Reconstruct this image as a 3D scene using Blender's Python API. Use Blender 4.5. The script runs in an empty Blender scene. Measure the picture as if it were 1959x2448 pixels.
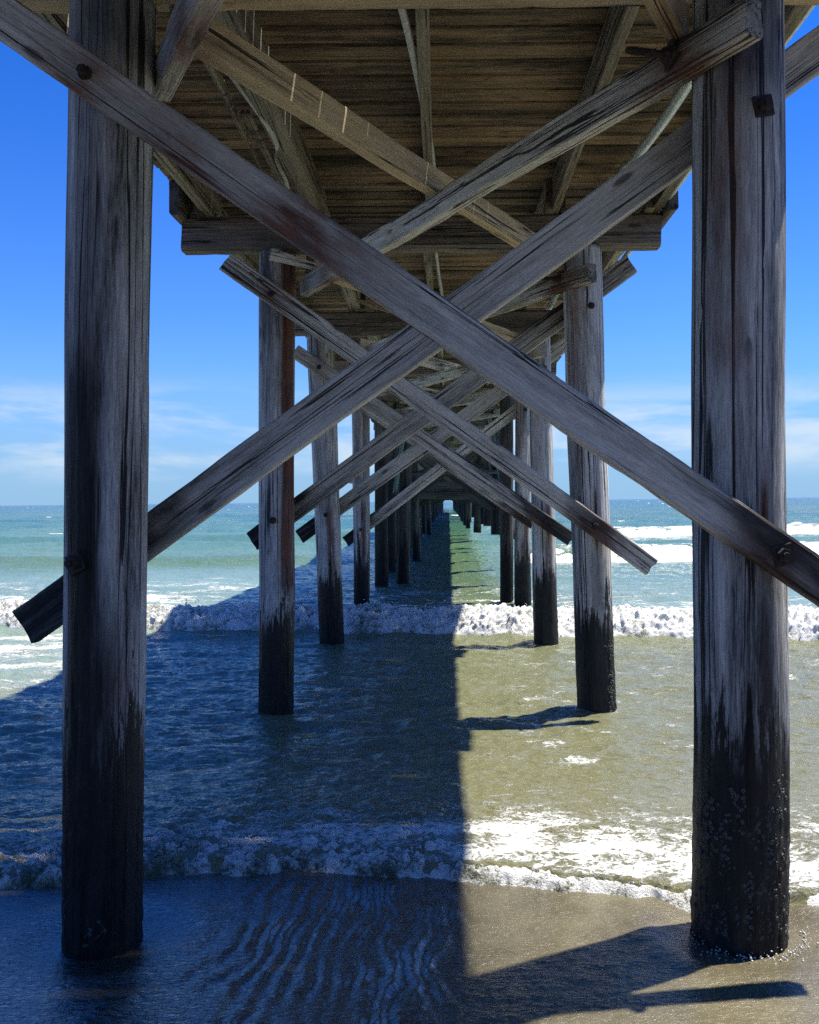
import bpy, bmesh, math, random
import numpy as np
from mathutils import Vector, Matrix

random.seed(7)
RNG = np.random.default_rng(7)
SC = bpy.context.scene
COL = SC.collection
R = math.radians

# ------------------------------------------------------------------ measured frame
F = 2150.0            # focal length in pixels of the 1959 px wide photograph
VPX, VPY = 1073.0, 1197.0
ROLL = R(0.585)
H = 2.05              # lens height above the calm water (z = 0)
D = 4.3               # distance between bents
DISP = 1959 / 1725.0


def at(px, py, y):
    """point seen at a photo pixel at distance y in front of the lens"""
    dx, dy = px - VPX, py - VPY
    c, s = math.cos(ROLL), math.sin(ROLL)
    return Vector(((dx * c - dy * s) * y / F, y, H - (dx * s + dy * c) * y / F))


# ------------------------------------------------------------------ numpy noise
def _hash(ix, iy, seed):
    h = (ix.astype(np.int64) * 374761393 + iy.astype(np.int64) * 668265263 + seed * 974711) & 0x7fffffff
    h = ((h ^ (h >> 13)) * 1274126177) & 0x7fffffff
    return (h ^ (h >> 16)) & 0xffff


def gnoise(x, y, seed=0):
    x = np.asarray(x, float); y = np.asarray(y, float)
    ix = np.floor(x); iy = np.floor(y)
    fx = x - ix; fy = y - iy
    u = fx * fx * fx * (fx * (fx * 6 - 15) + 10)
    v = fy * fy * fy * (fy * (fy * 6 - 15) + 10)

    def g(ox, oy):
        a = _hash(ix + ox, iy + oy, seed) * (2 * np.pi / 65536)
        return np.cos(a) * (fx - ox) + np.sin(a) * (fy - oy)
    a = g(0, 0); b = g(1, 0); c = g(0, 1); d = g(1, 1)
    return 1.5 * ((a * (1 - u) + b * u) * (1 - v) + (c * (1 - u) + d * u) * v)


def fbm(x, y, oct=4, seed=0, gain=.5, lac=2.03):
    s = 0; a = 1; t = 0
    for i in range(oct):
        s = s + a * gnoise(x, y, seed + i * 17); t += a
        x = x * lac + 11.3; y = y * lac - 7.7; a *= gain
    return s / t


def billow(x, y, oct=4, seed=0, gain=.5):
    s = 0; a = 1; t = 0
    for i in range(oct):
        s = s + a * np.abs(gnoise(x, y, seed + i * 17)); t += a
        x = x * 2.1 + 5.1; y = y * 2.1 + 3.3; a *= gain
    return s / t


def sst(a, b, x):
    t = np.clip((x - a) / (b - a), 0, 1)
    return t * t * (3 - 2 * t)


# ------------------------------------------------------------------ object helpers
def link(name, me, mat=None, parent=None):
    me.name = name
    o = bpy.data.objects.new(name, me)
    COL.objects.link(o)
    if mat is not None:
        me.materials.append(mat)
    if parent is not None:
        o.parent = parent
    return o


def tag(o, label=None, cat=None, group=None, kind=None):
    for k, v in (('label', label), ('category', cat), ('group', group), ('kind', kind)):
        if v:
            o[k] = v
    return o


def empty(name, loc):
    o = bpy.data.objects.new(name, None)
    o.empty_display_size = .2
    COL.objects.link(o)
    o.location = loc
    return o


def smooth(me, on=True):
    me.polygons.foreach_set('use_smooth', [on] * len(me.polygons))


def grid_mesh(name, P, attrs=None):
    """P: (rows, cols, 3) array -> quad sheet with float attributes"""
    n, m = P.shape[:2]
    me = bpy.data.meshes.new(name)
    me.vertices.add(n * m)
    me.vertices.foreach_set('co', P.reshape(-1).astype(np.float32))
    i = np.arange(n - 1)[:, None] * m + np.arange(m - 1)[None, :]
    q = np.stack([i, i + 1, i + m + 1, i + m], -1).reshape(-1)
    nf = (n - 1) * (m - 1)
    me.loops.add(nf * 4)
    me.polygons.add(nf)
    me.loops.foreach_set('vertex_index', q.astype(np.int32))
    me.polygons.foreach_set('loop_start', np.arange(0, nf * 4, 4, dtype=np.int32))
    me.polygons.foreach_set('loop_total', np.full(nf, 4, dtype=np.int32))
    me.update(calc_edges=True)
    me.polygons.foreach_set('use_smooth', np.ones(nf, dtype=bool))
    for k, a in (attrs or {}).items():
        at_ = me.attributes.new(k, 'FLOAT', 'POINT')
        at_.data.foreach_set('value', a.reshape(-1).astype(np.float32))
    return me


# ------------------------------------------------------------------ materials
class NT:
    def __init__(self, tree):
        self.t = tree; self.n = tree.nodes; self.l = tree.links

    def new(self, kind, **kw):
        nd = self.n.new(kind)
        for k, v in kw.items():
            setattr(nd, k, v)
        return nd

    def put(self, sock, v):
        if v is None:
            return
        if isinstance(v, bpy.types.NodeSocket):
            self.l.new(v, sock)
        else:
            sock.default_value = v

    def math(self, op, a, b=None, c=None, clamp=False):
        nd = self.new('ShaderNodeMath', operation=op, use_clamp=clamp)
        self.put(nd.inputs[0], a); self.put(nd.inputs[1], b)
        if c is not None:
            self.put(nd.inputs[2], c)
        return nd.outputs[0]

    def step(self, v, a, b, lo=0., hi=1.):
        nd = self.new('ShaderNodeMapRange', interpolation_type='SMOOTHSTEP')
        self.put(nd.inputs[0], v); self.put(nd.inputs[1], a); self.put(nd.inputs[2], b)
        self.put(nd.inputs[3], lo); self.put(nd.inputs[4], hi)
        return nd.outputs[0]

    def mix(self, f, a, b, mode='MIX'):
        nd = self.new('ShaderNodeMix', data_type='RGBA', blend_type=mode)
        self.put(nd.inputs[0], f)
        for s, v in ((nd.inputs[6], a), (nd.inputs[7], b)):
            self.put(s, v if isinstance(v, bpy.types.NodeSocket) else (*v, 1.))
        return nd.outputs[2]

    def mapping(self, v, scale):
        nd = self.new('ShaderNodeVectorMath', operation='MULTIPLY')
        self.put(nd.inputs[0], v); nd.inputs[1].default_value = scale
        return nd.outputs[0]

    def noise(self, v, scale=1., detail=4., rough=.55, dist=0.):
        nd = self.new('ShaderNodeTexNoise')
        self.put(nd.inputs['Vector'], v)
        nd.inputs['Scale'].default_value = scale
        nd.inputs['Detail'].default_value = detail
        nd.inputs['Roughness'].default_value = rough
        nd.inputs['Distortion'].default_value = dist
        return nd.outputs[0]

    def attr(self, name):
        nd = self.new('ShaderNodeAttribute', attribute_name=name)
        return nd.outputs['Fac']

    def ramp(self, f, stops):
        nd = self.new('ShaderNodeValToRGB')
        e = nd.color_ramp.elements
        while len(e) < len(stops):
            e.new(.5)
        for el, (p, c) in zip(e, stops):
            el.position = p; el.color = (*c, 1.)
        self.put(nd.inputs[0], f)
        return nd.outputs[0]


def material(name):
    m = bpy.data.materials.new(name)
    m.use_nodes = True
    t = NT(m.node_tree)
    b = m.node_tree.nodes['Principled BSDF']
    return m, t, b


def wood(name, dark, mid, light, warm, wet=1.0, warm_amt=.35, grain=1.0, rough=.82, fleck=0.15, crk=.95, crw=.018, crl=.16):
    m, t, b = material(name)
    tc = t.new('ShaderNodeTexCoord')
    oi = t.new('ShaderNodeObjectInfo')
    off = t.new('ShaderNodeVectorMath', operation='MULTIPLY_ADD')
    cmb = t.new('ShaderNodeCombineXYZ')
    for i in range(3):
        t.put(cmb.inputs[i], oi.outputs['Random'])
    t.put(off.inputs[0], cmb.outputs[0]); off.inputs[1].default_value = (57., 31., 43.)
    t.put(off.inputs[2], tc.outputs['Object'])
    v = off.outputs[0]
    g1 = t.noise(t.mapping(v, (1.6, 30 * grain, 30 * grain)), 1., 8., .72, .5)
    g2 = t.noise(t.mapping(v, (7., 125 * grain, 125 * grain)), 1., 5., .8, .3)
    patch = t.noise(t.mapping(v, (.6, 5.5, 5.5)), 1., 5., .55, .5)
    blot = t.noise(t.mapping(v, (4., 9., 9.)), 1., 6., .7, .3)
    cr = t.noise(t.mapping(v, (crl, 17 * grain, 17 * grain)), 1., 3.5, .55, .5)
    crack = t.step(t.math('ABSOLUTE', t.math('SUBTRACT', cr, .5)), crw * .45, crw)      # 0 in a crack
    crm = t.step(t.noise(t.mapping(v, (.45, 8, 8)), 1., 3.), .47, .53)
    crack = t.math('MAXIMUM', crack, t.math('SUBTRACT', 1., crm))
    vor = t.new('ShaderNodeTexVoronoi')
    t.put(vor.inputs['Vector'], t.mapping(v, (2.0, 7., 7.))); vor.inputs['Scale'].default_value = 1.
    knot = t.math('MAXIMUM', t.step(vor.outputs['Distance'], .09, .17), t.step(t.noise(t.mapping(v, (1.1, 3., 3.)), 1., 1.), .56, .50))
    f = t.math('ADD', t.math('ADD', t.math('MULTIPLY', g1, .34), t.math('MULTIPLY', g2, .42)), .12)
    f = t.math('ADD', f, t.math('MULTIPLY', t.math('SUBTRACT', patch, .5), .55))
    f = t.math('ADD', f, t.math('MULTIPLY', t.math('SUBTRACT', oi.outputs['Random'], .5), .08))
    col = t.ramp(f, [(.36, dark), (.50, mid), (.63, light)])
    col = t.mix(t.math('MULTIPLY', t.step(patch, .42, .68), warm_amt), col, warm, 'MIX')
    fl = t.math('MULTIPLY', t.step(blot, .57, .66), fleck)
    col = t.mix(fl, col, tuple(c * .35 for c in dark))
    col = t.mix(t.math('MULTIPLY', t.math('SUBTRACT', 1., knot), .75), col, tuple(c * .5 for c in dark))
    col = t.mix(t.math('MULTIPLY', t.math('SUBTRACT', 1., crack), crk), col, (.008, .007, .006))
    col = t.mix(1., col, t.ramp(t.math('ADD', .5, t.attr('tone')), [(0., (.25, .25, .25)), (.5, (1., 1., 1.)), (1., (1.6, 1.5, 1.35))]), 'MULTIPLY')
    # rust run from bolts, red stain streaks
    rust = t.attr('rust')
    rf = t.math('MULTIPLY', rust, t.step(t.math('ADD', g1, t.math('MULTIPLY', blot, .5)), .55, .85))
    rf = t.math('ADD', rf, t.math('MULTIPLY', t.math('POWER', rust, 2.5), .55), clamp=True)
    col = t.mix(t.math('MULTIPLY', rf, .9), col, t.ramp(blot, [(.35, (.022, .009, .006)), (.65, (.15, .042, .014))]))
    # tide stain: algae black up to the splash line, with streaky upper edge
    geo = t.new('ShaderNodeNewGeometry')
    sx = t.new('ShaderNodeSeparateXYZ'); t.put(sx.inputs[0], geo.outputs['Position'])
    z = sx.outputs['Z']
    st = t.noise(t.mapping(v, (.9, 16, 16)), 1., 5., .7, .2)
    mott = t.noise(t.mapping(v, (7., 30., 30.)), 1., 5., .75)
    lim = t.math('ADD', 1.08, t.math('ADD', t.math('MULTIPLY', t.math('SUBTRACT', st, .5), 2.1),
                                      t.math('MULTIPLY', t.math('SUBTRACT', mott, .5), 1.3)))
    stain = t.step(t.math('SUBTRACT', lim, z), -.06, .14)
    stain = t.math('MAXIMUM', stain, t.step(z, 1.1, .72))
    stain = t.math('MAXIMUM', stain, t.math('MULTIPLY', t.attr('stain'), t.step(t.math('ADD', st, t.math('MULTIPLY', mott, .4)), .45, .75, .72, 1.)))
    algae = t.ramp(mott, [(.3, (.003, .003, .004)), (.55, (.010, .010, .009)), (.75, (.032, .031, .026))])
    col = t.mix(t.math('MULTIPLY', stain, .97 * wet), col, algae)
    t.put(b.inputs['Base Color'], col)
    t.put(b.inputs['Roughness'], t.math('SUBTRACT', rough, t.math('MULTIPLY', stain, .3 * wet)))
    t.put(b.inputs['Specular IOR Level'], t.math('SUBTRACT', .3, t.math('MULTIPLY', stain, .14)))
    hh = t.math('ADD', t.math('MULTIPLY', g1, .9), t.math('MULTIPLY', g2, .5))
    hh = t.math('ADD', hh, t.math('MULTIPLY', crack, 1.2))
    hh = t.math('ADD', hh, t.math('MULTIPLY', mott, .5))
    bp = t.new('ShaderNodeBump')
    bp.inputs['Strength'].default_value = .9; bp.inputs['Distance'].default_value = .010
    t.put(bp.inputs['Height'], hh)
    t.put(b.inputs['Normal'], bp.outputs[0])
    return m


M_PILE = wood('pile_wood', (.055, .055, .054), (.34, .338, .325), (.70, .69, .66), (.20, .185, .16), warm_amt=.3, grain=.9, crw=.026, crl=.10)
M_GREY = wood('grey_wood', (.07, .068, .058), (.43, .41, .355), (.74, .715, .64), (.30, .25, .18), warm_amt=.3, crw=.022, crl=.14)
M_PALE = wood('pale_wood', (.17, .13, .075), (.42, .335, .21), (.60, .50, .34), (.45, .32, .16), wet=.3, warm_amt=.5, fleck=.15)
M_DARK = wood('cap_wood', (.04, .035, .032), (.15, .135, .12), (.29, .265, .23), (.15, .115, .08), wet=.5, warm_amt=.4)
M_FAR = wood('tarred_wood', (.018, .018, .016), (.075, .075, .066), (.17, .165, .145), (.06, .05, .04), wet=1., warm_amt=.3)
M_STR = wood('stringer_wood', (.06, .05, .038), (.21, .18, .135), (.38, .33, .25), (.17, .18, .11), wet=.3, warm_amt=.5)
M_DECK = wood('deck_wood', (.034, .025, .016), (.19, .142, .09), (.37, .295, .195), (.24, .155, .08), wet=0, warm_amt=.7, grain=.6, fleck=.55, crk=.45)


def plain(name, col, rough=.5, metal=0., bump=0., scale=40., var=.4):
    m, t, b = material(name)
    tc = t.new('ShaderNodeTexCoord')
    n = t.noise(tc.outputs['Object'], scale, 6., .65)
    t.put(b.inputs['Base Color'], t.mix(t.step(n, .3, .7), tuple(c * (1 - var) for c in col), tuple(min(1, c * (1 + var)) for c in col)))
    b.inputs['Roughness'].default_value = rough
    b.inputs['Metallic'].default_value = metal
    if bump:
        bp = t.new('ShaderNodeBump'); bp.inputs['Strength'].default_value = bump; bp.inputs['Distance'].default_value = .01
        t.put(bp.inputs['Height'], n); t.put(b.inputs['Normal'], bp.outputs[0])
    return m


M_RUST = plain('rusty_iron', (.028, .018, .014), .75, .2, .8, 60., .6)
M_ZINC = plain('galvanised_steel', (.42, .46, .44), .45, .5, .2, 30., .25)
M_PVC = plain('grey_conduit', (.42, .44, .40), .5, 0, .1, 30., .2)
M_GREEN = plain('greened_steel', (.13, .22, .19), .6, .1, .3, 25., .35)
M_BARN = plain('barnacle_shell', (.075, .071, .064), .8, 0, .4, 120., .7)


# ------------------------------------------------------------------ timber
def rect_profile(w, h, ch, bulge=0):
    a, b = w / 2, h / 2
    return [(-a + ch, -b), (a - ch, -b), (a, -b + ch), (a, b - ch), (a - ch, b), (-a + ch, b), (-a, b - ch), (-a, -b + ch)]


def timber(name, p0, p1, w, h, mat, parent, ch=.008, rough=.004, warp=.008, seed=0, seg=None, label=None,
           rust=(), torn=(0, 0), stain=()):
    """sawn timber from p0 to p1; w across (horizontal), h in its own upright plane; worn edges; rust = points along it"""
    p0, p1 = Vector(p0), Vector(p1)
    ax = (p1 - p0); L = ax.length; ax.normalize()
    up = Vector((0, 0, 1))
    yv = up.cross(ax).normalized(); zv = ax.cross(yv).normalized()
    mw = Matrix((ax, yv, zv)).transposed().to_4x4()
    mw.translation = (p0 + p1) / 2
    seg = seg or max(6, int(L / .07))
    # profile: densify the long faces so that edges can wear
    base = rect_profile(w, h, ch)
    prof = []
    for i in range(8):
        a = base[i]; b = base[(i + 1) % 8]
        prof.append(a)
        if i % 2 == 0:
            for k in range(1, 4):
                prof.append((a[0] + (b[0] - a[0]) * k / 4, a[1] + (b[1] - a[1]) * k / 4))
    prof = np.array(prof); m = len(prof)
    t = np.linspace(-L / 2, L / 2, seg + 1)
    t[1] = t[0] + .004; t[-2] = t[-1] - .004
    P = np.zeros((seg + 1, m, 3))
    P[:, :, 0] = t[:, None]
    P[:, :, 1] = prof[None, :, 0]; P[:, :, 2] = prof[None, :, 1]
    ang = np.arange(m) * 1.7
    n1 = fbm(t[:, None] * 3.0 + seed * 3.1, ang[None, :] + 0 * t[:, None], 3, seed) * rough
    n2 = gnoise(t * .7 + seed, t * 0 + seed * 1.3, seed + 5) * warp
    n3 = gnoise(t * .6 + seed * 2, t * 0 + seed * .7, seed + 9) * warp
    corner = (np.abs(np.abs(prof[:, 0]) - w / 2) < ch * 1.2) & (np.abs(np.abs(prof[:, 1]) - h / 2) < ch * 1.2)
    chip = np.clip(fbm(t[:, None] * 6 + seed, ang[None, :] * .5 + 0 * t[:, None], 2, seed + 3) - .22, 0, 1) * .09
    sc = 1 - chip * corner[None, :]
    P[:, :, 1] = P[:, :, 1] * sc + n1 * np.sign(prof[None, :, 0]) * .8 + n2[:, None]
    P[:, :, 2] = P[:, :, 2] * sc + n1 * np.sign(prof[None, :, 1]) + n3[:, None]
    for e, amt in ((0, torn[0]), (seg, torn[1])):
        if amt:
            P[e, :, 0] += (np.random.default_rng(seed + e).random(m) - .5) * amt * 2
    P[0, :, 0] += prof[:, 1] * .06; P[seg, :, 0] += prof[:, 1] * .05
    vs = P.reshape(-1, 3)
    faces = []
    for i in range(seg):
        for j in range(m):
            k = (j + 1) % m
            faces.append((i * m + j, i * m + k, (i + 1) * m + k, (i + 1) * m + j))
    # solid ends
    nv = len(vs)
    vs = np.vstack([vs, P[0].mean(0)[None], P[seg].mean(0)[None]])
    for j in range(m):
        k = (j + 1) % m
        faces.append((nv, k, j)); faces.append((nv + 1, seg * m + j, seg * m + k))
    me = bpy.data.meshes.new(name)
    me.from_pydata(vs.tolist(), [], faces)
    me.update()
    ev = np.zeros(len(vs)); ev[:m] = -.3; ev[seg * m:] = -.3
    a = me.attributes.new('tone', 'FLOAT', 'POINT'); a.data.foreach_set('value', ev.astype(np.float32))
    if stain:
        v = np.zeros(len(vs))
        for (s, rad, pw) in stain:
            d = np.abs(vs[:, 0] - (s - L / 2)) / rad + .35 * gnoise(vs[:, 0] * 4, vs[:, 2] * 14 + seed, seed + 21) - .5 * (vs[:, 2] / h)
            v = np.maximum(v, pw * sst(1.05, .55, d))
        a = me.attributes.new('stain', 'FLOAT', 'POINT'); a.data.foreach_set('value', v.astype(np.float32))
    if rust:
        v = np.zeros(len(vs))
        for (s, rad, pw) in rust:
            d = np.abs(vs[:, 0] - (s - L / 2))
            down = 1 - .25 * (vs[:, 2] / h + .5)
            v = np.maximum(v, np.clip(1 - d / rad, 0, 1) ** .8 * down * pw)
        a = me.attributes.new('rust', 'FLOAT', 'POINT'); a.data.foreach_set('value', v.astype(np.float32))
    o = link(name, me, mat, parent)
    o.matrix_world = mw
    if label:
        o['label'] = label
    return o


def bolt_mesh(plate=.1, r=.024, l=.05, rod=0., square=True):
    """square washer plate, hexagon nut and the end of the threaded rod; axis along +Z"""
    bm = bmesh.new()
    if square:
        bmesh.ops.create_cube(bm, size=1, matrix=Matrix.Diagonal((plate, plate, .012, 1)))
    else:
        bmesh.ops.create_cone(bm, cap_ends=True, segments=18, radius1=plate / 2, radius2=plate / 2 - .004, depth=.012)
    bmesh.ops.bevel(bm, geom=bm.edges[:], offset=.003, segments=1, affect='EDGES')
    bmesh.ops.create_cone(bm, cap_ends=True, segments=6, radius1=r * 1.2, radius2=r * 1.1, depth=.03,
                          matrix=Matrix.Translation((0, 0, .02)))
    bmesh.ops.create_cone(bm, cap_ends=True, segments=14, radius1=r * .55, radius2=r * .5, depth=l + rod,
                          matrix=Matrix.Translation((0, 0, .02 + (l + rod) / 2)))
    if rod:
        n = int(rod / .012)
        for i in range(n):
            bmesh.ops.create_cone(bm, cap_ends=True, segments=14, radius1=r * .66, radius2=r * .5, depth=.008,
                                  matrix=Matrix.Translation((0, 0, .05 + i * .012)))
    for v in bm.verts:
        v.co += Vector((random.uniform(-1, 1), random.uniform(-1, 1), random.uniform(-1, 1))) * .0018
    me = bpy.data.meshes.new('bolt')
    bm.to_mesh(me); bm.free()
    me.materials.append(M_RUST)
    return me


BOLT = bolt_mesh(.068, .022, .035, square=False)
PLATE = bolt_mesh(.095, .028, .03)
ROD = bolt_mesh(.11, .03, .03, .17)


def bolt(me, parent, pos, normal, spin=.3, name='bolt'):
    o = bpy.data.objects.new(name, me)
    COL.objects.link(o)
    n = Vector(normal).normalized()
    q = n.to_track_quat('Z', 'Y').to_matrix().to_4x4() @ Matrix.Rotation(spin, 4, 'Z')
    q.translation = Vector(pos)
    bpy.context.view_layer.update()
    o.parent = parent
    o.matrix_parent_inverse = parent.matrix_world.inverted()
    o.matrix_world = q
    return o


def pile(parent, top, bot, r0, r1, seed, label=None, mat=None, detail=True, red=(), blk=(), zbase=None):
    """round timber pile, axis bot->top, slowly wandering, grooved by long checks"""
    top, bot = Vector(top), Vector(bot)
    ax = top - bot; L = ax.length; ax.normalize()
    yv = Vector((0, 1, 0)); yv = (yv - ax * yv.dot(ax)).normalized(); zv = ax.cross(yv)
    mw = Matrix((ax, yv, zv)).transposed().to_4x4(); mw.translation = (top + bot) / 2
    na, nl = (72, int(L / .035)) if detail else (20, 12)
    a = np.linspace(0, 2 * np.pi, na, endpoint=False)
    t = np.linspace(-L / 2, L / 2, nl + 1)
    A, T = np.meshgrid(a, t)
    rr = r1 + (r0 - r1) * (T / L + .5)
    ca, sa = np.cos(A), np.sin(A)
    rr = rr * (1 + .05 * fbm(ca * 1.3 + seed, sa * 1.3 + T * .5, 2, seed))
    if detail:
        # long checks that follow the grain
        k = gnoise(A * 8 + .35 * gnoise(T * .8, A * 0 + seed, seed + 2), T * .35 + seed * 3.7, seed + 4)
        k2 = gnoise(A * 17, T * .8 + seed, seed + 8)
        rr = rr - .009 * (1 - sst(0., .10, np.abs(k))) * sst(-.1, .25, gnoise(A * 2, T * .4, seed + 6)) + .0022 * k2
        low = sst(1.0, .1, T + (bot.z + top.z) / 2)
        rr = rr + low * (.009 * fbm(A * 9, T * 14, 3, seed + 31) + .010 * np.clip(fbm(A * 14, T * 30, 2, seed + 41), 0, 1))
    wx = .018 * gnoise(T * .6, T * 0 + seed, seed + 11); wz = .012 * gnoise(T * .6, T * 0 + seed + 5, seed + 12)
    P = np.stack([T, rr * ca + wx, rr * sa + wz], -1)
    vs = P.reshape(-1, 3)
    faces = []
    for i in range(nl):
        for j in range(na):
            k_ = (j + 1) % na
            faces.append((i * na + j, i * na + k_, (i + 1) * na + k_, (i + 1) * na + j))
    faces.append(tuple(range(na))[::-1]); faces.append(tuple(nl * na + j for j in range(na)))
    me = bpy.data.meshes.new('pile')
    me.from_pydata(vs.tolist(), [], faces); me.update()
    smooth(me)
    # stains, and deck shade painted on the pile tops: (centre angle as seen from shore in photo x -1..1, width, z range)
    W = np.array(mw)
    wp = vs @ W[:3, :3].T + W[:3, 3]
    cx = bot.x + (top.x - bot.x) * (wp[:, 2] - bot.z) / (top.z - bot.z)
    sx = (wp[:, 0] - cx) / max(r0, r1)
    front = sst(.3, -.1, (wp[:, 1] - top.y) / r0)
    for nm, lst in (('rust', red), ('stain', blk)):
        if lst:
            v = np.zeros(len(vs))
            for (c, w, z0, z1, pw) in lst:
                wob = .25 * w * gnoise(wp[:, 2] * 1.5, wp[:, 2] * 0 + seed, seed + 50)
                s = np.clip(1 - np.abs((sx - c + wob) / w), 0, 1)
                zz = sst(z0 - .15, z0 + .15, wp[:, 2]) * sst(z1 + .25, z1 - .25, wp[:, 2])
                v = np.maximum(v, sst(0, .55, s) * zz * front * pw)
            at_ = me.attributes.new(nm, 'FLOAT', 'POINT'); at_.data.foreach_set('value', v.astype(np.float32))
    o = link('pile', me, mat or M_PILE, parent)
    o.matrix_world = mw
    if label:
        o['label'] = label
    return o


def tube(name, pts, r, mat, parent=None, n=12):
    pts = [Vector(p) for p in pts]
    # Catmull-Rom
    out = []
    for i in range(len(pts) - 1):
        a = pts[max(0, i - 1)]; b = pts[i]; c = pts[i + 1]; d = pts[min(len(pts) - 1, i + 2)]
        for k in range(8):
            u = k / 8
            out.append(.5 * ((2 * b) + (c - a) * u + (2 * a - 5 * b + 4 * c - d) * u * u + (3 * b - a - 3 * c + d) * u ** 3))
    out.append(pts[-1])
    vs, fs = [], []
    for i, p in enumerate(out):
        d = (out[min(i + 1, len(out) - 1)] - out[max(i - 1, 0)]).normalized()
        u = d.cross(Vector((0, 0, 1)))
        if u.length < 1e-3:
            u = Vector((1, 0, 0))
        u.normalize(); w = u.cross(d)
        for j in range(n):
            q = 2 * math.pi * j / n
            vs.append(p + (u * math.cos(q) + w * math.sin(q)) * r)
        if i:
            b0 = (i - 1) * n
            for j in range(n):
                fs.append((b0 + j, b0 + (j + 1) % n, b0 + n + (j + 1) % n, b0 + n + j))
    fs.append(tuple(range(n))[::-1]); fs.append(tuple(len(vs) - n + j for j in range(n)))
    me = bpy.data.meshes.new(name)
    me.from_pydata([v[:] for v in vs], [], fs); me.update(); smooth(me)
    return link(name, me, mat, parent)


# ================================================================== THE PIER
NB = 56
PIER = empty('pier', (0, 0, 0))
tag(PIER, 'long weathered timber pier on round piles with crossed diagonal braces running out to sea', 'pier')
PX = -.13
CAPZ0, CAPZ1 = H + 2.39, H + 2.71
DECKZ = H + 3.0

# piles: photo pixels (display scale 1725) of both edges near top and base
PD = {
    (1, 0): ((200, 146, 322), (1880, 135, 297)), (1, 1): ((200, 1461, 1648), (1880, 1458, 1655)),
    (2, 0): ((600, 545, 622), (1480, 545, 618)), (2, 1): ((600, 1184, 1268), (1480, 1216, 1297)),
    (3, 0): ((740, 647, 705), (1340, 673, 725)), (3, 1): ((740, 1113, 1160), (1340, 1124, 1176)),
    (4, 0): ((870, 741, 779), (1250, 745, 779)), (4, 1): ((870, 1085, 1116), (1250, 1083, 1119)),
}
LAB = {
    (1, 0): 'nearest bleached pile with a square bolt plate and a dark streak, ending in black algae',
    (1, 1): 'nearest wide bleached pile crusted with barnacles above the sand',
    (2, 0): 'pile with a rust red stripe down its seaward edge',
    (2, 1): 'leaning pile with a rusty bolt and brown algae near the water',
}


def on_pile(seg, z):
    (y0, l0, r0), (y1, l1, r1) = seg
    return None


PILES = {}
for n in range(0, NB + 1):
    Y = n * D
    for s in (0, 1):
        if (n, s) in PD:
            (ya, la, ra), (yb, lb, rb) = PD[(n, s)]
            A = at((la + ra) / 2 * DISP, ya * DISP, Y); B = at((lb + rb) / 2 * DISP, yb * DISP, Y)
            rA = (ra - la) / 2 * DISP * Y / F * .985; rB = (rb - lb) / 2 * DISP * Y / F * .985

            def ext(z):
                k = (z - B.z) / (A.z - B.z)
                return B + (A - B) * k, rB + (rA - rB) * k
            top, rt = ext(CAPZ0 - .002); bot, rbm = ext(-.5)
        else:
            jx = random.uniform(-.06, .06); ln = random.uniform(-.07, .07)
            x = PX + (-1.52 if s == 0 else 1.52) + jx
            top = Vector((x, Y, CAPZ0 - .002)); bot = Vector((x + ln, Y, -.8)); rt = random.uniform(.15, .17); rbm = rt * 1.05
            if s == 1 and 5 <= n <= 14:
                # these end well above the water in the photo
                k = (1.12 + random.uniform(-.08, .1) + .8) / (top.z + .8)
                bot = bot + (top - bot) * k
        red, blk = (), ()
        if (n, s) == (1, 0):
            red = ((-.15, .5, .35, 2.9, .35), (.62, .25, .8, 1.35, .5)); blk = ((-.25, .55, .3, 2.75, 1.), (.0, .7, .0, 1.5, 1.), (-.2, .4, 2.7, 4.6, .45), (.0, 1., 4.1, 4.6, .7))  # last dark band paints the deck's shade on the pile head
        elif (n, s) == (1, 1):
            red = ((-.45, .45, 2.6, 4.3, .5), (.22, .16, 1.75, 2.15, 1.)); blk = ((.05, .9, 3.9, 4.6, .7), (.25, .22, 1.0, 1.65, .9))  # first dark band is deck shade put into the pile-top colour
        elif (n, s) == (2, 0):
            red = ((.72, .42, 1.2, 4.6, 1.),); blk = ((-.25, .14, 1.75, 2.3, 1.), (-.5, .5, 3.6, 4.5, .5))
        elif (n, s) == (2, 1):
            red = ((-.62, .35, 2.2, 4.2, .6), (.2, .3, 1.6, 2.1, .6)); blk = ((.05, .4, .9, 1.6, .6),)
        elif n in (3, 4):
            red = ((.3, .4, .9, 2.1, .7), (-.3, .5, 2.4, 4.4, .5 if n == 4 else .2))
        far = n > 8
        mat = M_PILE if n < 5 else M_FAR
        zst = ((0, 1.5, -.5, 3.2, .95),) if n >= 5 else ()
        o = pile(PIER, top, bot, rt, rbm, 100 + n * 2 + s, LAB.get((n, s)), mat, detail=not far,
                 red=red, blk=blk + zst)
        PILES[(n, s)] = (o, top, bot, rt, rbm)


def pile_x(n, s, z):
    o, top, bot, rt, rb = PILES[(n, s)]
    return bot.x + (top.x - bot.x) * (z - bot.z) / (top.z - bot.z)


# caps
for n in range(0, NB + 1):
    Y = n * D
    j = random.uniform(-.05, .05)
    x0, x1 = (-2.5, 2.04) if n == 2 else (-2.46 + j, 2.06 + j)
    timber('cap_beam', (x0, Y, (CAPZ0 + CAPZ1) / 2), (x1, Y, (CAPZ0 + CAPZ1) / 2), .2, CAPZ1 - CAPZ0,
           M_DARK if n != 1 else M_PALE, PIER, ch=.03, rough=.006, warp=.006, seed=300 + n, seg=70 if n < 6 else 8)

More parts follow.
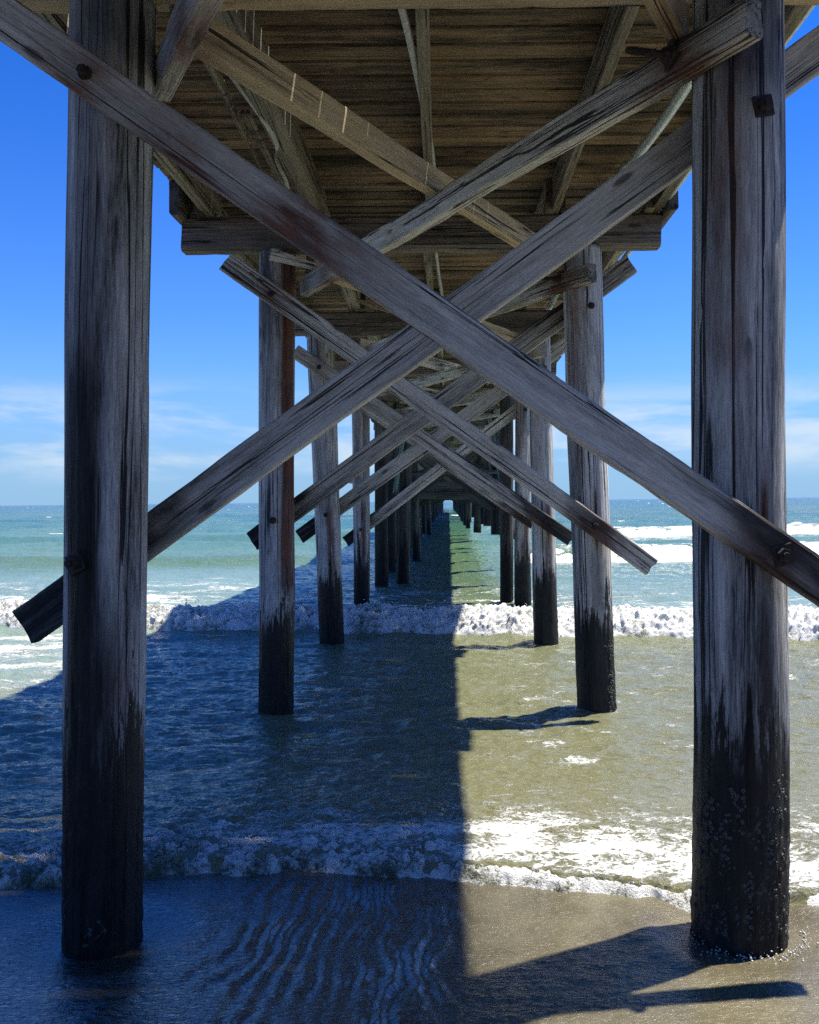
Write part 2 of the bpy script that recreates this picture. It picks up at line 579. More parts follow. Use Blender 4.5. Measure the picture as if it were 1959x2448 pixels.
# cross braces of every bent
A_END, B_END = {}, {}
for n in range(1, NB + 1):
    Y = n * D
    rr = max(PILES[(n, 0)][3], PILES[(n, 1)][3])
    ja, jb = (random.uniform(-.06, .06) for _ in range(2))
    yA, yB = Y - rr - .052, Y + rr + .052
    if n == 1:
        a0, a1 = (-2.35, 2.45), (2.02, -.635)
        b0, b1 = (-2.154, -.61), (1.98, 2.312)
    elif n == 2:
        a0, a1 = (-2.045, 2.236), (1.878, -.63)
        b0, b1 = (-1.937, -.372), (1.82, 2.30)
    elif n == 3:
        a0, a1 = (-2.14, 2.13), (1.72, -.56)
        b0, b1 = (-2.19, -.5), (1.80, 2.32)
    elif n == 4:
        a0, a1 = (-2.0, 2.1), (1.6, -.46)
        b0, b1 = (-2.0, -.78), (1.72, 2.05)
    else:
        a0, a1 = (-2.0, 2.2 + ja), (1.7, -.42 + ja)
        b0, b1 = (-1.98, -.52 + jb), (1.8, 2.2 + jb)
    hh = .185 if n < 3 else .2
    det = n < 7
    lab = {1: ('nearest grey brace falling across both front piles, with a rusty red stain along its middle',
               'nearest grainy brace rising behind both front piles'),
           2: ('worn brace whose bolted lower end pokes out past the leaning pile', None)}.get(n, (None, None))
    LA = math.hypot(a1[0] - a0[0], a1[1] - a0[1])
    sl = (a1[1] - a0[1]) / (a1[0] - a0[0])
    k = LA / (a1[0] - a0[0])
    xL, xR = pile_x(n, 0, H + 1.8), pile_x(n, 1, H - .3)
    sL, sR = (xL - a0[0]) * k, (xR - a0[0]) * k
    rusts = [(sR + .05, .5, 1.), (sL, .3, .6)]
    if n == 1:
        rusts = [(sR + .12, .42, 1.), (sL, .35, .8), (2.12, .6, .95), (1.45, .7, .7)]
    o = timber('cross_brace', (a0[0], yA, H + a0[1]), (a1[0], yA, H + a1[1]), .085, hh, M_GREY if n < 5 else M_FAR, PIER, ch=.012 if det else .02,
               rough=.008, warp=.012, seed=400 + n, seg=90 if det else 6, label=lab[0], rust=rusts if det else (), torn=(.004, .012), stain=((LA, 1.0, .9), (sR + .1, .35, .6)) if n != 2 else ((sR - .1, .3, .6),))
    A_END[n] = o
    if n < 8:
        for x in (xL, xR + (.1 if n == 1 else 0)):
            z = H + a0[1] + (x - a0[0]) * sl
            bolt(PLATE if (n == 1 and x > 0) else BOLT, o, (x, yA - .046, z), (0, -1, 0), random.uniform(.2, .9))
    slb = (b1[1] - b0[1]) / (b1[0] - b0[0]); kb = math.hypot(b1[0] - b0[0], b1[1] - b0[1]) / (b1[0] - b0[0])
    xl, xr = pile_x(n, 0, H - .3), pile_x(n, 1, H + 1.8)
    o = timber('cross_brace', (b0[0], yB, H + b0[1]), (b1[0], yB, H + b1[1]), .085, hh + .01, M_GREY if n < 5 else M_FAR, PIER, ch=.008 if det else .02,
               rough=.005, warp=.012, seed=500 + n, seg=90 if det else 6, label=lab[1],
               rust=[((xr - b0[0]) * kb, .5, .5), ((xl - b0[0]) * kb, .3, .4)] if det else (), torn=(.006, .006), stain=((0, 1.15 if n == 1 else .75, 1.),))
    B_END[n] = o
    if n < 8:
        # washer plate on the shore side of the left pile, nut on the far side of the brace
        z = H + b0[1] + (xl - b0[0]) * slb
        po = PILES[(n, 0)][0]; pr = PILES[(n, 0)][4]
        dx = -.075 if n == 1 else 0
        bolt(PLATE if n == 1 else BOLT, po, (xl + dx, Y - math.sqrt(pr * pr - dx * dx) - .014, z + (-.02 if n == 1 else 0)), (dx / pr, -1, 0), .45 if n == 1 else .75, 'bolt_plate')
        z = H + b0[1] + (xr - b0[0]) * slb
        po = PILES[(n, 1)][0]; pr = PILES[(n, 1)][3]
        bolt(PLATE if n == 1 else BOLT, po, (xr + .05, Y - pr + .004, z - .12), (.15, -1, 0), .2, 'bolt_plate')

# horizontal braces of the bays, in plan: one each way
for n in range(0, 14):
    Y = n * D
    j1, j2 = random.uniform(-.04, .04), random.uniform(-.04, .04)
    det = n < 5
    dR = timber('horizontal_brace', (1.335 if n == 1 else 1.33 + j1, Y - .42, H + 2.07), (-1.385 + j1 * .5, Y + D + .16, H + 2.09), .1, .175, M_GREY, PIER,
                ch=.012, rough=.008, warp=.02, seed=600 + n, seg=100 if det else 10, torn=(.003, .02),
                rust=((.42, .42, 1.), (4.9, .4, .9)) if det else (),
                label='front horizontal brace with a threaded rusty rod and a sawn end, rising to the nearest pile' if n == 1 else None)
    if n < 6:
        v = Vector((-2.72, 4.88, 0)).normalized(); nrm = Vector((-v.y, v.x, 0))
        p = Vector((1.335, Y - .42, H + 2.07)) + v * .46
        bolt(ROD, dR, p + nrm * .05 + Vector((0, 0, .03)), (-1, -.25, 0), .4)
    timber('horizontal_brace', (-1.27 + j2, Y - .1, H + 2.255), (1.10 + j2 * .5, Y + D - .02, H + 2.255), .1, .175, M_PALE if n < 3 else (M_GREY if n < 5 else M_FAR), PIER,
           ch=.006, rough=.005, warp=.01, seed=700 + n, seg=100 if det else 10, torn=(.02, .01),
           rust=((.15, .3, .5), (4.8, .4, .7)) if det else (),
           label='new looking pale brown brace crossed by slits of sunlight' if n == 1 else None)

# stringers: five lines, lapped over the caps
LINES = [(-2.27, .09, M_STR), (-1.26, .16, M_STR), (-.17, .075, M_STR), (1.0, .075, M_STR), (1.95, .09, M_STR)]
zs = (CAPZ1 + DECKZ) / 2
for n in range(-1, 13):
    for i, (x, w, m) in enumerate(LINES):
        o = (.04 if n % 2 else -.04) * (1 if w < .1 else .6)
        timber('stringer', (x + o + .01, n * D - .22, zs + .001), (x + o - .01, n * D + D + .22, zs + .001), w, DECKZ - CAPZ1 - .006, m, PIER,
               ch=.006, rough=.005, warp=.01, seed=800 + n * 7 + i, seg=60 if n < 3 else 10)
for i, (x, w, m) in enumerate(LINES):
    timber('stringer', (x, 13 * D + .24, zs + .001), (x, NB * D, zs + .001), w, DECKZ - CAPZ1 - .006, m, PIER, seed=950 + i, seg=20)
# short lapped blocks at the ends of the caps
for n in range(0, 13):
    for x, w in ((-2.50, .09), (2.10, .09)):
        timber('rim_block', (x, n * D - .32, H + 2.82), (x, n * D + .30, H + 2.82), w, .33, M_DARK, PIER, ch=.02, seed=1100 + n, seg=8)
# spacer blocks between the lapped stringers
for n in range(0, 6):
    for x in (.93, 1.06, -.25, -1.42):
        timber('spacer_block', (x + .045, n * D - .13, zs), (x + .045, n * D + .16, zs), .05, .26, M_STR, PIER, seed=1200 + n, seg=6)

# deck: every board its own solid, one mesh
def deck():
    vs, fs, tones = [], [], []
    nb_ = 0
    y = -1.2 * D
    rng = random.Random(5)
    while y < NB * D:
        w = .215 + rng.uniform(-.006, .006)
        gap = rng.choice([.001, .002, .003])
        nb_ = nb_ + 1 if 4.8 < y < 6.7 else 0
        wide = (0, .0135, .012, .0155, .0145, .0165, .0125, 0, .0145, .012)[nb_ % 10]
        tn = max(-.3, min(.4, rng.gauss(0, .19)))
        z0 = DECKZ + rng.uniform(-.004, .004); z1 = DECKZ + .05
        xa, xb = -2.55 + rng.uniform(-.03, .03), 2.17 + rng.uniform(-.008, .008)
        nx = 26 if y < 26 else 2
        ph = rng.uniform(0, 6)
        for i in range(nx + 1):
            x = xa + (xb - xa) * i / nx
            e = (.003 * math.sin(x * 3.1 + ph) + .0025 * math.sin(x * 7.3 + ph * 2)) if nx > 2 else 0
            e2 = (.003 * math.sin(x * 2.3 + ph * 3) + .002 * math.sin(x * 9.1 + ph)) if nx > 2 else 0
            e2 -= wide * (1 - min(1, max(0, (x + .35) / .5)))
            cz = .003 * math.sin(x * 1.3 + ph)
            b = len(vs)
            vs += [(x, y + e + .02, z0 + cz), (x, y + w + e2 - .02, z0 + cz), (x, y + w + e2, z0 + cz + .03), (x, y + w + e2, z1), (x, y + e, z1), (x, y + e, z0 + cz + .03)]
            tones += [tn, tn, -.42, -.42, -.42, -.42]
            if i:
                for k in range(6):
                    k2 = (k + 1) % 6
                    fs.append((b - 6 + k, b - 6 + k2, b + k2, b + k))
        b0 = len(vs) - 6 * (nx + 1)
        fs.append(tuple(b0 + k for k in range(6))); fs.append(tuple(len(vs) - 6 + k for k in range(6))[::-1])
        y += w + gap
    me = bpy.data.meshes.new('deck')
    me.from_pydata(vs, [], fs); me.update()
    bm = bmesh.new(); bm.from_mesh(me); bmesh.ops.recalc_face_normals(bm, faces=bm.faces[:]); bm.to_mesh(me); bm.free()
    at_ = me.attributes.new('tone', 'FLOAT', 'POINT'); at_.data.foreach_set('value', tones)
    return link('deck', me, M_DECK, PIER)


deck()

# low walers tying the piles of the farther bents
for n in range(6, NB, 1):
    z = H + (.80 if n == 6 else .36)
    hgt = .1 if n == 6 else .56
    timber('waler', (-1.75, n * D - .22, z), (1.5, n * D - .22, z), .08, hgt, M_FAR, PIER, seed=1300 + n, seg=16 if n < 12 else 4)

# greened raking struts by the fifth bent
for (x0, x1, n) in ((-.95, -1.3, 5), (-1.05, -1.42, 6), (.95, 1.32, 5), (1.0, 1.38, 6)):
    o = tube('raking_strut', [(x0, n * D + .3, H + 2.35), ((x0 + x1) / 2, n * D + .3, H + 1.3), (x1, n * D + .3, H + .2)], .055, M_GREEN, PIER, 10)

# doubled and leaning older piles and odd struts among the middle bents
for i, (n, x0, x1, z0, z1, r) in enumerate(((4, -1.86, -1.60, H + .35, H + 2.2, .10), (4, 1.12, 1.16, -.5, H + 2.3, .13), (5, -1.15, -1.02, -.5, H + 2.3, .15),
                                             (6, -1.9, -1.55, -.5, H + 2.3, .14), (6, 1.85, 1.5, .9, H + 2.3, .13), (7, -1.1, -1.2, -.5, H + 2.3, .15), (8, 1.1, 1.3, .8, H + 2.3, .15),
                                             (9, -1.8, -1.7, -.5, H + 2.3, .15), (11, 1.05, 1.15, .9, H + 2.3, .15), (12, -1.15, -1.2, -.5, H + 2.3, .15))):
    pile(PIER, (x1, n * D + .5, z1), (x0, n * D + .5, z0), r, r, 1500 + i, 'broken pile hanging clear of the water' if (i == 0) else None, M_FAR if n > 4 or x0 > 0 else M_GREY, detail=n < 7)
rs = random.Random(21)
for i in range(22):
    n = rs.randint(4, 10); x = rs.uniform(-1.5, 1.2); L_ = rs.uniform(.5, 1.6); a_ = rs.choice([0, 0, .5, -.5, .7, -.7]) + rs.uniform(-.08, .08)
    z_ = H + rs.uniform(1.1, 2.25); yy = n * D + rs.uniform(.6, 3.2)
    timber('strut', (x - L_ / 2 * math.cos(a_), yy, z_ - L_ / 2 * math.sin(a_)), (x + L_ / 2 * math.cos(a_), yy + rs.uniform(-.6, .6), min(H + 2.36, z_ + L_ / 2 * math.sin(a_))),
           .07, rs.choice([.09, .13, .16]), rs.choice([M_FAR, M_GREY, M_STR]), PIER, seed=1600 + i, seg=14)

# splintered wood: split flakes of the stringer and the torn brace end
def splinters(name, parent, pts, seed, mat):
    rng = random.Random(seed)
    vs, fs = [], []
    for (a, b, w, n) in pts:
        a, b = Vector(a), Vector(b)
        d = (b - a).normalized(); side = d.cross(Vector((0, 1, .3))).normalized(); th = d.cross(side).normalized()
        for i in range(n):
            o = side * rng.uniform(-w, w) + th * rng.uniform(-w * .4, w * .4)
            e = b + o * .6 + d * rng.uniform(-.5, .1) * (b - a).length + th * rng.uniform(-.02, .03)
            s = a + o; r = rng.uniform(.004, .013)
            mid = (s + e) / 2 + th * rng.uniform(-.012, .012)
            q = len(vs)
            for p, k in ((s, 1.), (mid, .8), (e, .12)):
                for (u, v_) in ((1, .5), (-1, .5), (-1, -.5), (1, -.5)):
                    vs.append(p + side * u * r * k + th * v_ * r * k)
            for l in range(2):
                for k in range(4):
                    k2 = (k + 1) % 4
                    fs.append((q + l * 4 + k, q + l * 4 + k2, q + l * 4 + 4 + k2, q + l * 4 + 4 + k))
            fs.append((q + 8, q + 9, q + 10, q + 11)); fs.append((q + 3, q + 2, q + 1, q))
    me = bpy.data.meshes.new(name)
    me.from_pydata([v[:] for v in vs], [], fs); me.update()
    bm = bmesh.new(); bm.from_mesh(me); bmesh.ops.recalc_face_normals(bm, faces=bm.faces[:]); bm.to_mesh(me); bm.free()
    o = link(name, me, mat, parent)
    return o


splinters('splinters', PIER, [((-1.45, 5.0, CAPZ1 + .06), (-1.47, 7.1, CAPZ1 - .03), .035, 26),
                              ((-1.40, 6.3, CAPZ1 + .03), (-1.38, 7.9, CAPZ1 - .02), .03, 14)], 3, M_STR)
splinters('splinters', PIER, [((-1.62, 8.30, H + 2.29), (-1.18, 8.34, H + 2.17), .05, 26)], 4, M_GREY)
splinters('splinters', PIER, [((-.9, 9.0, H + 2.02), (-.45, 8.9, H + 1.83), .02, 8)], 6, M_PALE)


# barnacles
def barnacles(n_pile, s, count, z0, z1, a0, a1, seed):
    o, top, bot, rt, rb = PILES[(n_pile, s)]
    rng = random.Random(seed)
    vs, fs = [], []
    cl = [(z0 + (z1 - z0) * rng.random() ** 1.5, rng.uniform(a0, a1)) for _ in range(max(3, count // 22))]
    for i in range(count):
        cz, ca = rng.choice(cl)
        z = max(z0, cz + rng.gauss(0, .035)); a = R(ca + rng.gauss(0, 9))
        k = (z - bot.z) / (top.z - bot.z)
        c = bot + (top - bot) * k; rr = rb + (rt - rb) * k
        nrm = Vector((math.cos(a), math.sin(a), 0)); u = Vector((-nrm.y, nrm.x, 0)); w = Vector((0, 0, 1))
        p = c + nrm * (rr - .001)
        r = rng.choice([.004, .005, .006, .007, .0095]); hh = r * .65
        q = len(vs); m = 9
        for (rad, off) in ((1.15, 0), (.8, hh), (.5, hh), (.4, hh * .3)):
            for j in range(m):
                t = 2 * math.pi * j / m
                jit = 1 + .12 * math.sin(j * 2.4 + i)
                vs.append(p + (u * math.cos(t) + w * math.sin(t)) * r * rad * jit + nrm * off)
        for l in range(3):
            for j in range(m):
                j2 = (j + 1) % m
                fs.append((q + l * m + j, q + l * m + j2, q + (l + 1) * m + j2, q + (l + 1) * m + j))
        fs.append(tuple(q + 3 * m + j for j in range(m)))
    me = bpy.data.meshes.new('barnacle_crust')
    me.from_pydata([v[:] for v in vs], [], fs); me.update()
    b = link('barnacle_crust', me, M_BARN)
    bpy.context.view_layer.update()
    b.parent = o; b.matrix_parent_inverse = o.matrix_world.inverted()
    b['kind'] = 'stuff'
    return b


barnacles(1, 1, 620, .05, .72, -150, -40, 1)
barnacles(1, 1, 160, .03, .75, -40, 20, 2)
barnacles(1, 0, 26, .03, .35, -140, -30, 3)
barnacles(2, 1, 260, .0, .9, -60, 20, 4)

# pipes hung below the deck: things of their own
def pipe(label, pts, r, mat, straps):
    e = empty('conduit_pipe', pts[0])
    tag(e, label, 'pipe', 'pipes hung under the deck')
    o = tube('pipe', [Vector(p) - e.location for p in pts], r, mat, e)
    for (x, y, z) in straps:
        bm = bmesh.new()
        bmesh.ops.create_cone(bm, cap_ends=True, segments=16, radius1=r * 1.25, radius2=r * 1.25, depth=.03,
                              matrix=Matrix.Translation(Vector((x, y, z)) - e.location) @ Matrix.Rotation(R(90), 4, 'X'))
        bmesh.ops.create_cube(bm, size=1, matrix=Matrix.Translation(Vector((x, y, z + (DECKZ - z) / 2)) - e.location) @ Matrix.Diagonal((.02, .025, DECKZ - z, 1)))
        me = bpy.data.meshes.new('strap'); bm.to_mesh(me); bm.free()
        link('strap', me, M_RUST, e)
    return e


zp = H + 2.76
pipe('thin pale grey conduit sagging beside the middle stringer', [(-.42, 3.2, zp + .1), (-.30, 4.6, zp + .02), at(965, 34, 5.1), at(1000, 190, 5.9), at(1020, 290, 6.6), at(1036, 397, 7.4), (-.11, 8.6, zp), (-.12, 9.6, zp), (-.10, 11.0, zp + .05), (-.05, 13, zp), (-.1, 17, zp), (-.1, 26, zp)], .023, M_PVC, [])
pipe('thick shiny galvanised pipe between the stringers on the sunny side', [(1.66, 2.5, H + 2.8), at(1652, 187, 5.96), at(1522, 375, 7.32), (1.5, 8.6, H + 2.8), (1.5, 17, H + 2.8), (1.5, 30, H + 2.8)], .042, M_ZINC, [(1.52, 10.3, H + 2.8)])
pipe('slim galvanised pipe outside the outer stringer behind the barnacled pile', [(2.07, 2.5, H + 2.78), (2.07, 5, H + 2.78), (2.06, 8, H + 2.78), (2.05, 17, H + 2.78)], .03, M_ZINC, [])
pipe('short grey conduit bending down beside the split stringer', [(-1.62, 4.8, zp + .16), at(640, 300, 6.5), at(662, 380, 7.25), at(683, 430, 7.6), at(690, 462, 7.7), at(690, 500, 7.72)], .018, M_PVC, [])

# ================================================================== SAND AND SEA
HOR = lambda px: VPY + (VPX - px) * math.tan(ROLL)
edge_px = [(-900, 1880), (-300, 1868), (0, 1860), (130, 1850), (300, 1838), (420, 1830), (500, 1828), (600, 1822), (700, 1826), (850, 1835), (1000, 1848), (1100, 1858),
           (1200, 1868), (1300, 1880), (1450, 1897), (1660, 1903), (1800, 1908), (2300, 1925), (3000, 1945)]
EX, EY = [], []
for (x, y) in edge_px:
    Yd = H * F / (y * DISP - HOR(x * DISP)); EX.append((x * DISP - VPX) * Yd / F); EY.append(Yd)
EX, EY = np.array(EX), np.array(EY)


def edge(X):
    e = np.interp(X, EX, EY)
    return e + .05 * fbm(X * 3, X * 0 + 2.2, 3, 61) + .025 * gnoise(X * 11, X * 0, 62)


def sand_z(X, Y):
    z = -.012 - .03 * (Y - 4.3) - .02 * np.clip(Y - 6, 0, 100)
    return np.where(Y < 3, -.012 + .039 + (3 - Y) * .045, z)


def make_sand():
    def axis(a, lo, hi, b, n_out, n_in):
        l = lo - (np.linspace(1, 0, n_out, endpoint=False) ** 2.2) * (lo - a)
        r_ = hi + (np.linspace(0, 1, n_out + 1)[1:] ** 2.2) * (b - hi)
        return np.concatenate([l, np.linspace(lo, hi, n_in), r_])
    xs = axis(-400, -2.9, 2.9, 400, 50, 760)
    ys = axis(-500, 2.9, 5.6, 12, 40, 380)
    X, Y = np.meshgrid(xs, ys)
    z = sand_z(X, Y)
    near = sst(2.2, 2.8, Y) * sst(7, 6, Y) * sst(4, 3, np.abs(X))
    # rill marks: run off channels fanning from the swash edge towards the lens
    e = edge(X)
    t = e - Y
    fan = (X + .15) / (1 + .34 * np.clip(t, 0, 3)) - .10 * t
    wv = fan + .035 * fbm(X * 3, Y * 2.2, 3, 71) + .022 * fbm(X * 11, Y * 9, 3, 77)
    k = wv / .078
    rid = np.abs(((k + 1.1 * gnoise(X * 1.5, Y * 1.2, 72) + .45 * gnoise(X * 5, Y * 3, 78)) % 1) - .5) * 2
    rill = sst(.0, 1., rid)
    zone = sst(-1.25, -.85, X) * sst(.30, -.15, X + .12 * t) * sst(-.02, .22, t) * sst(3.3, 2.2, t)
    zone = zone * (.55 + .6 * sst(-.3, .4, gnoise(X * 2.2, Y * 1.1, 75)))
    z = z + near * zone * .0155 * (rill - .5) * (.25 + .95 * sst(-.35, .25, fbm(X * 3, Y * 3.2, 3, 79)))
    # streaks pulled from behind the left pile
    sp = np.exp(-((X + .95 - .75 * (Y - 4.25)) / .10) ** 2) * sst(-1.6, -1.4, X) * sst(-.55, -.8, X)
    z = z + near * .010 * sp
    # scour pools round the piles
    for s in (0, 1):
        px_ = pile_x(1, s, 0.)
        d = np.hypot(X - px_, Y - 4.3)
        z = z - near * .032 * sst(.46, .2, d) + near * .008 * np.exp(-((d - .46) / .09) ** 2)
    # wind ripples and pitting of the sunlit sand
    rip = gnoise(X * 7 + 2.2 * gnoise(X * 2, Y * 2, 81), Y * 19, 82)
    z = z + near * .0022 * rip + near * .0016 * fbm(X * 28, Y * 34, 3, 83) + near * .002 * fbm(X * 3, Y * 4, 3, 84)
    me = grid_mesh('beach_sand', np.stack([X, Y, z], -1), {'film_shade': sst(.75, -.35, X + .25 * gnoise(X * 1.5, Y * 1.5, 88))})  # run-off film; the same mask paints deck shade into the sand
    m, t_, b = material('wet_sand')
    tc = t_.new('ShaderNodeTexCoord'); v = tc.outputs['Object']
    n1 = t_.noise(v, 3., 6., .6); n2 = t_.noise(v, 190., 3., .6); n3 = t_.noise(t_.mapping(v, (22., 60., 30.)), 1., 4., .6, .5)
    spk = t_.step(t_.noise(v, 420., 1., .5), .66, .74)
    col = t_.ramp(n1, [(.3, (.078, .066, .036)), (.5, (.114, .099, .055)), (.7, (.155, .136, .080))])
    col = t_.mix(t_.math('MULTIPLY', t_.step(n2, .35, .7), .35), col, (.055, .043, .03))
    col = t_.mix(t_.math('MULTIPLY', spk, .5), col, (.35, .31, .24))
    wet = t_.attr('film_shade')
    col = t_.mix(t_.math('MULTIPLY', wet, .72), col, (.022, .020, .014))  # wetter sand, and the shade under the deck put into its colour
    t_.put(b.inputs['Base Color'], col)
    t_.put(b.inputs['Roughness'], t_.math('ADD', t_.step(t_.noise(v, 5., 4.), .3, .75, .03, .10), t_.math('MULTIPLY', t_.math('SUBTRACT', 1., wet), .1)))
    t_.put(b.inputs['IOR'], t_.math('ADD', 1.42, t_.math('MULTIPLY', wet, 1.0)))
    bp = t_.new('ShaderNodeBump'); bp.inputs['Strength'].default_value = .8; bp.inputs['Distance'].default_value = .011
    t_.put(bp.inputs['Height'], t_.math('ADD', t_.math('MULTIPLY', n2, .12), n3))
    t_.put(b.inputs['Normal'], bp.outputs[0])
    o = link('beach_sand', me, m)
    tag(o, kind='structure')


make_sand()


def b1_front(X):
    return 13.45 - .17 * X + .35 * fbm(X * .6, X * 0, 3, 21)


def hump(u, rise, fall):
    """u<0 in front (shore side), >0 behind"""
    return np.where(u < 0, np.exp(-(u / rise) ** 2), np.exp(-(u / fall) ** 2))


def sea_base(X, Y):
    """smooth water height without the fine chop"""
    z = np.zeros_like(X)
    # swash bore behind the edge
    t = Y - np.interp(X, EX, EY)
    z = z + .05 * hump(t - .35, .28, .8)
    # first breaker
    u = Y - b1_front(X)
    a1 = .30 * (.85 + .3 * gnoise(X * .35, X * 0 + 3, 22))
    z = z + a1 * hump(u - .75, .40, 1.3) - .04 * np.exp(-((u + .5) / .5) ** 2)
    # swells farther out
    far = sst(18, 45, Y)
    ph = Y / 10.5 + .8 * fbm(X * .03, Y * .02, 3, 23)
    crest = (1 - np.abs(np.sin(np.pi * ph))) ** 1.8
    z = z + far * (.20 + .25 * sst(40, 120, Y)) * (crest - .25) * (.6 + .7 * gnoise(X * .05, Y * .03, 24))
    # unbroken green swell to the left, second and third breaker to the right
    for (yc, ht, rise, fl) in ((30., .42, 1.0, 2.6), (50.5, .40, 1.4, 3.5)):
        u = Y - (yc + .9 * fbm(X * .12, X * 0 + yc, 2, 25))
        side = np.where(X > 0, sst(1.5, 4, X), .55 * sst(-2, -6, X))
        z = z + ht * side * hump(u - rise, rise * .7, fl)
    return z


def chop(X, Y):
    z = .035 * fbm(X * .55, Y * 1.1, 3, 31) * sst(6, 12, Y)
    z = z + .038 * fbm(X * 1.6 + .4 * Y, Y * 3.2, 3, 32) * sst(5.3, 8, Y)
    z = z + .045 * fbm(X * .85 + .2 * Y, Y * 1.9, 3, 38) * sst(5.8, 8, Y) * sst(30, 16, Y)
    r1 = 1 - np.abs(gnoise(X * 4.2 + .8 * gnoise(X * 1.2, Y * 2, 35), Y * 8.5, 33))
    z = z + .021 * r1 * sst(5.6, 7, Y) + .0035 * fbm(X * 13, Y * 22, 2, 34) * sst(30, 12, Y)
    z = z + .09 * fbm(X * .16, Y * .32, 4, 36) * sst(16, 30, Y) + .16 * fbm(X * .05, Y * .1, 4, 37) * sst(60, 150, Y)
    return z


def make_water():
    nu, nv = 1150, 1150
    u = np.linspace(-1, 1, nu)
    s = .66 * u + 3.2 * np.sign(u) * np.clip(np.abs(u) - .82, 0, 1) ** 1.6 * 6
    inv = np.linspace(1 / 4.45, 1 / 260., nv - 60)
    ys = np.concatenate([1 / inv, np.geomspace(265, 6000, 60)])
    Y = np.repeat(ys[:, None], nu, 1)
    X = s[None, :] * (Y + 1.2)
    t = Y - edge(X)
    z = sea_base(X, Y) + chop(X, Y)
    z = z + .022 + .03 * sst(0, .6, t) * sst(1.8, .6, t) * (billow(X * 3.2, Y * 4.5, 4, 41) * 2.2 - .3)
    z = np.where(t < 0, sand_z(X, Y) - .05, z * sst(-.0, .10, t) + (sand_z(X, Y) - .02) * (1 - sst(-.0, .10, t)))
    # ---- foam cover
    right = sst(-.3, .6, X - .1 * (Y - 5))
    n = fbm(X * 1.7, Y * 3.4, 5, 51); nb = billow(X * 2.6 + .3 * n, Y * 5.2, 5, 52)
    wake = sst(.0, .15, t) * sst(1.3 + .8 * right, .2, t)
    f = wake * (.55 + .15 * right + .75 * n - .55 * (nb - .2))
    f = np.maximum(f, sst(0, .3, t) * sst(3.0, .9, t) * (.40 + .10 * right) * (1.15 - 2.6 * nb))
    ub = Y - b1_front(X)
    n2 = fbm(X * .55, Y * 1.9, 5, 53); nl = billow(X * .8 + .6 * n2, Y * 2.8, 5, 54)
    f = np.maximum(f, sst(.3, 1.0, ub) * sst(13., 3., ub) * (.78 - 1.9 * nl + .45 * n2))
    f = np.maximum(f, sst(.0, .4, ub) * sst(2.6, 1.0, ub) * (.75 + .6 * n2))
    for yc in (30., 50.5):
        ub = Y - yc
        sd = sst(1.5, 4, X) if yc < 40 else sst(4, 9, X)
        f = np.maximum(f, sd * sst(-.5, 1, ub) * sst(7, 2, ub) * (.55 + .7 * n2 - .9 * nl))
        f = np.maximum(f, sd * sst(-9, -4, ub) * sst(-1, -3, ub) * (.26 + .6 * n2 - .8 * nl))
    f = np.maximum(f, (.345 + .8 * n - 1.0 * nb) * sst(6, 7, Y) * sst(13.4, 11, Y) * (.5 + .5 * right))
    # open sea whitecaps
    wc = fbm(X * .10, Y * .42, 4, 57) + .25 * gnoise(X * .5, Y * 2, 58)
    f = np.maximum(f, sst(38, 60, Y) * sst(.50, .66, wc) * 1.1)
    # left of the pier: patches of old foam between the breaker and the green swell
    f = np.maximum(f, sst(-1.6, -3, X) * sst(13.5, 16, Y) * sst(27, 20, Y) * (.62 + .8 * n2 - 1.1 * nl))
    f = np.maximum(f, sst(-3.4, -4.6, X) * sst(8.5, 11, Y) * sst(15, 14, Y) * (.66 + .7 * n2 - 1.0 * nl))
    f = np.clip(f, 0, 1)
    # aerated, sediment clouded water (0 clear .. 1 milky)
    milk = sst(1.3, 3.6, np.abs(X + .6)) * (sst(14, 17, Y) * sst(34, 22, Y) * (.7 + .5 * fbm(X * .1, Y * .15, 3, 59)) + .8 * sst(-3.4, -4.6, X) * sst(8.5, 11, Y) * sst(17, 14, Y))
    me = grid_mesh('sea_water', np.stack([X, Y, z], -1), {'foam': f, 'milk': np.clip(milk, 0, 1)})
    m, t_, b = material('sea_water')
    tc = t_.new('ShaderNodeTexCoord'); v = tc.outputs['Object']
    sp = t_.new('ShaderNodeSeparateXYZ'); t_.put(sp.inputs[0], v)
    y = sp.outputs['Y']
    lg = t_.math('DIVIDE', t_.math('LOGARITHM', y, 10.), 3.2)
    big = t_.noise(t_.mapping(v, (.12, .2, .2)), 1., 4.)
    lg = t_.math('ADD', lg, t_.math('MULTIPLY', t_.math('SUBTRACT', big, .5), .06))
    col = t_.ramp(lg, [(.24, (.148, .142, .068)), (.345, (.142, .150, .074)), (.42, (.085, .135, .068)), (.50, (.085, .16, .07)), (.60, (.042, .125, .080)), (.78, (.014, .085, .088)), (.95, (.006, .048, .082))])
    col = t_.mix(t_.math('MULTIPLY', t_.attr('milk'), .75), col, (.21, .31, .27))
    n1 = t_.noise(t_.mapping(v, (14., 22., 18.)), 1., 6., .65, .5)
    n2 = t_.noise(t_.mapping(v, (3.2, 7., 5.)), 1., 6., .65, .8)
    n3 = t_.noise(v, 70., 4., .6)
    lace = t_.math('ABSOLUTE', t_.math('SUBTRACT', n1, .5))
    lace2 = t_.math('ABSOLUTE', t_.math('SUBTRACT', n2, .5))
    far = t_.step(y, 14., 30.)
    lc = t_.math('ADD', t_.math('MULTIPLY', lace, t_.math('SUBTRACT', 1., far)), t_.math('MULTIPLY', lace2, t_.math('ADD', .6, t_.math('MULTIPLY', far, .4))))
    ff = t_.math('SUBTRACT', t_.math('MULTIPLY', t_.attr('foam'), 1.15), t_.math('MULTIPLY', lc, 3.6))
    ff = t_.math('ADD', ff, t_.math('MULTIPLY', t_.math('SUBTRACT', n3, .5), .35))
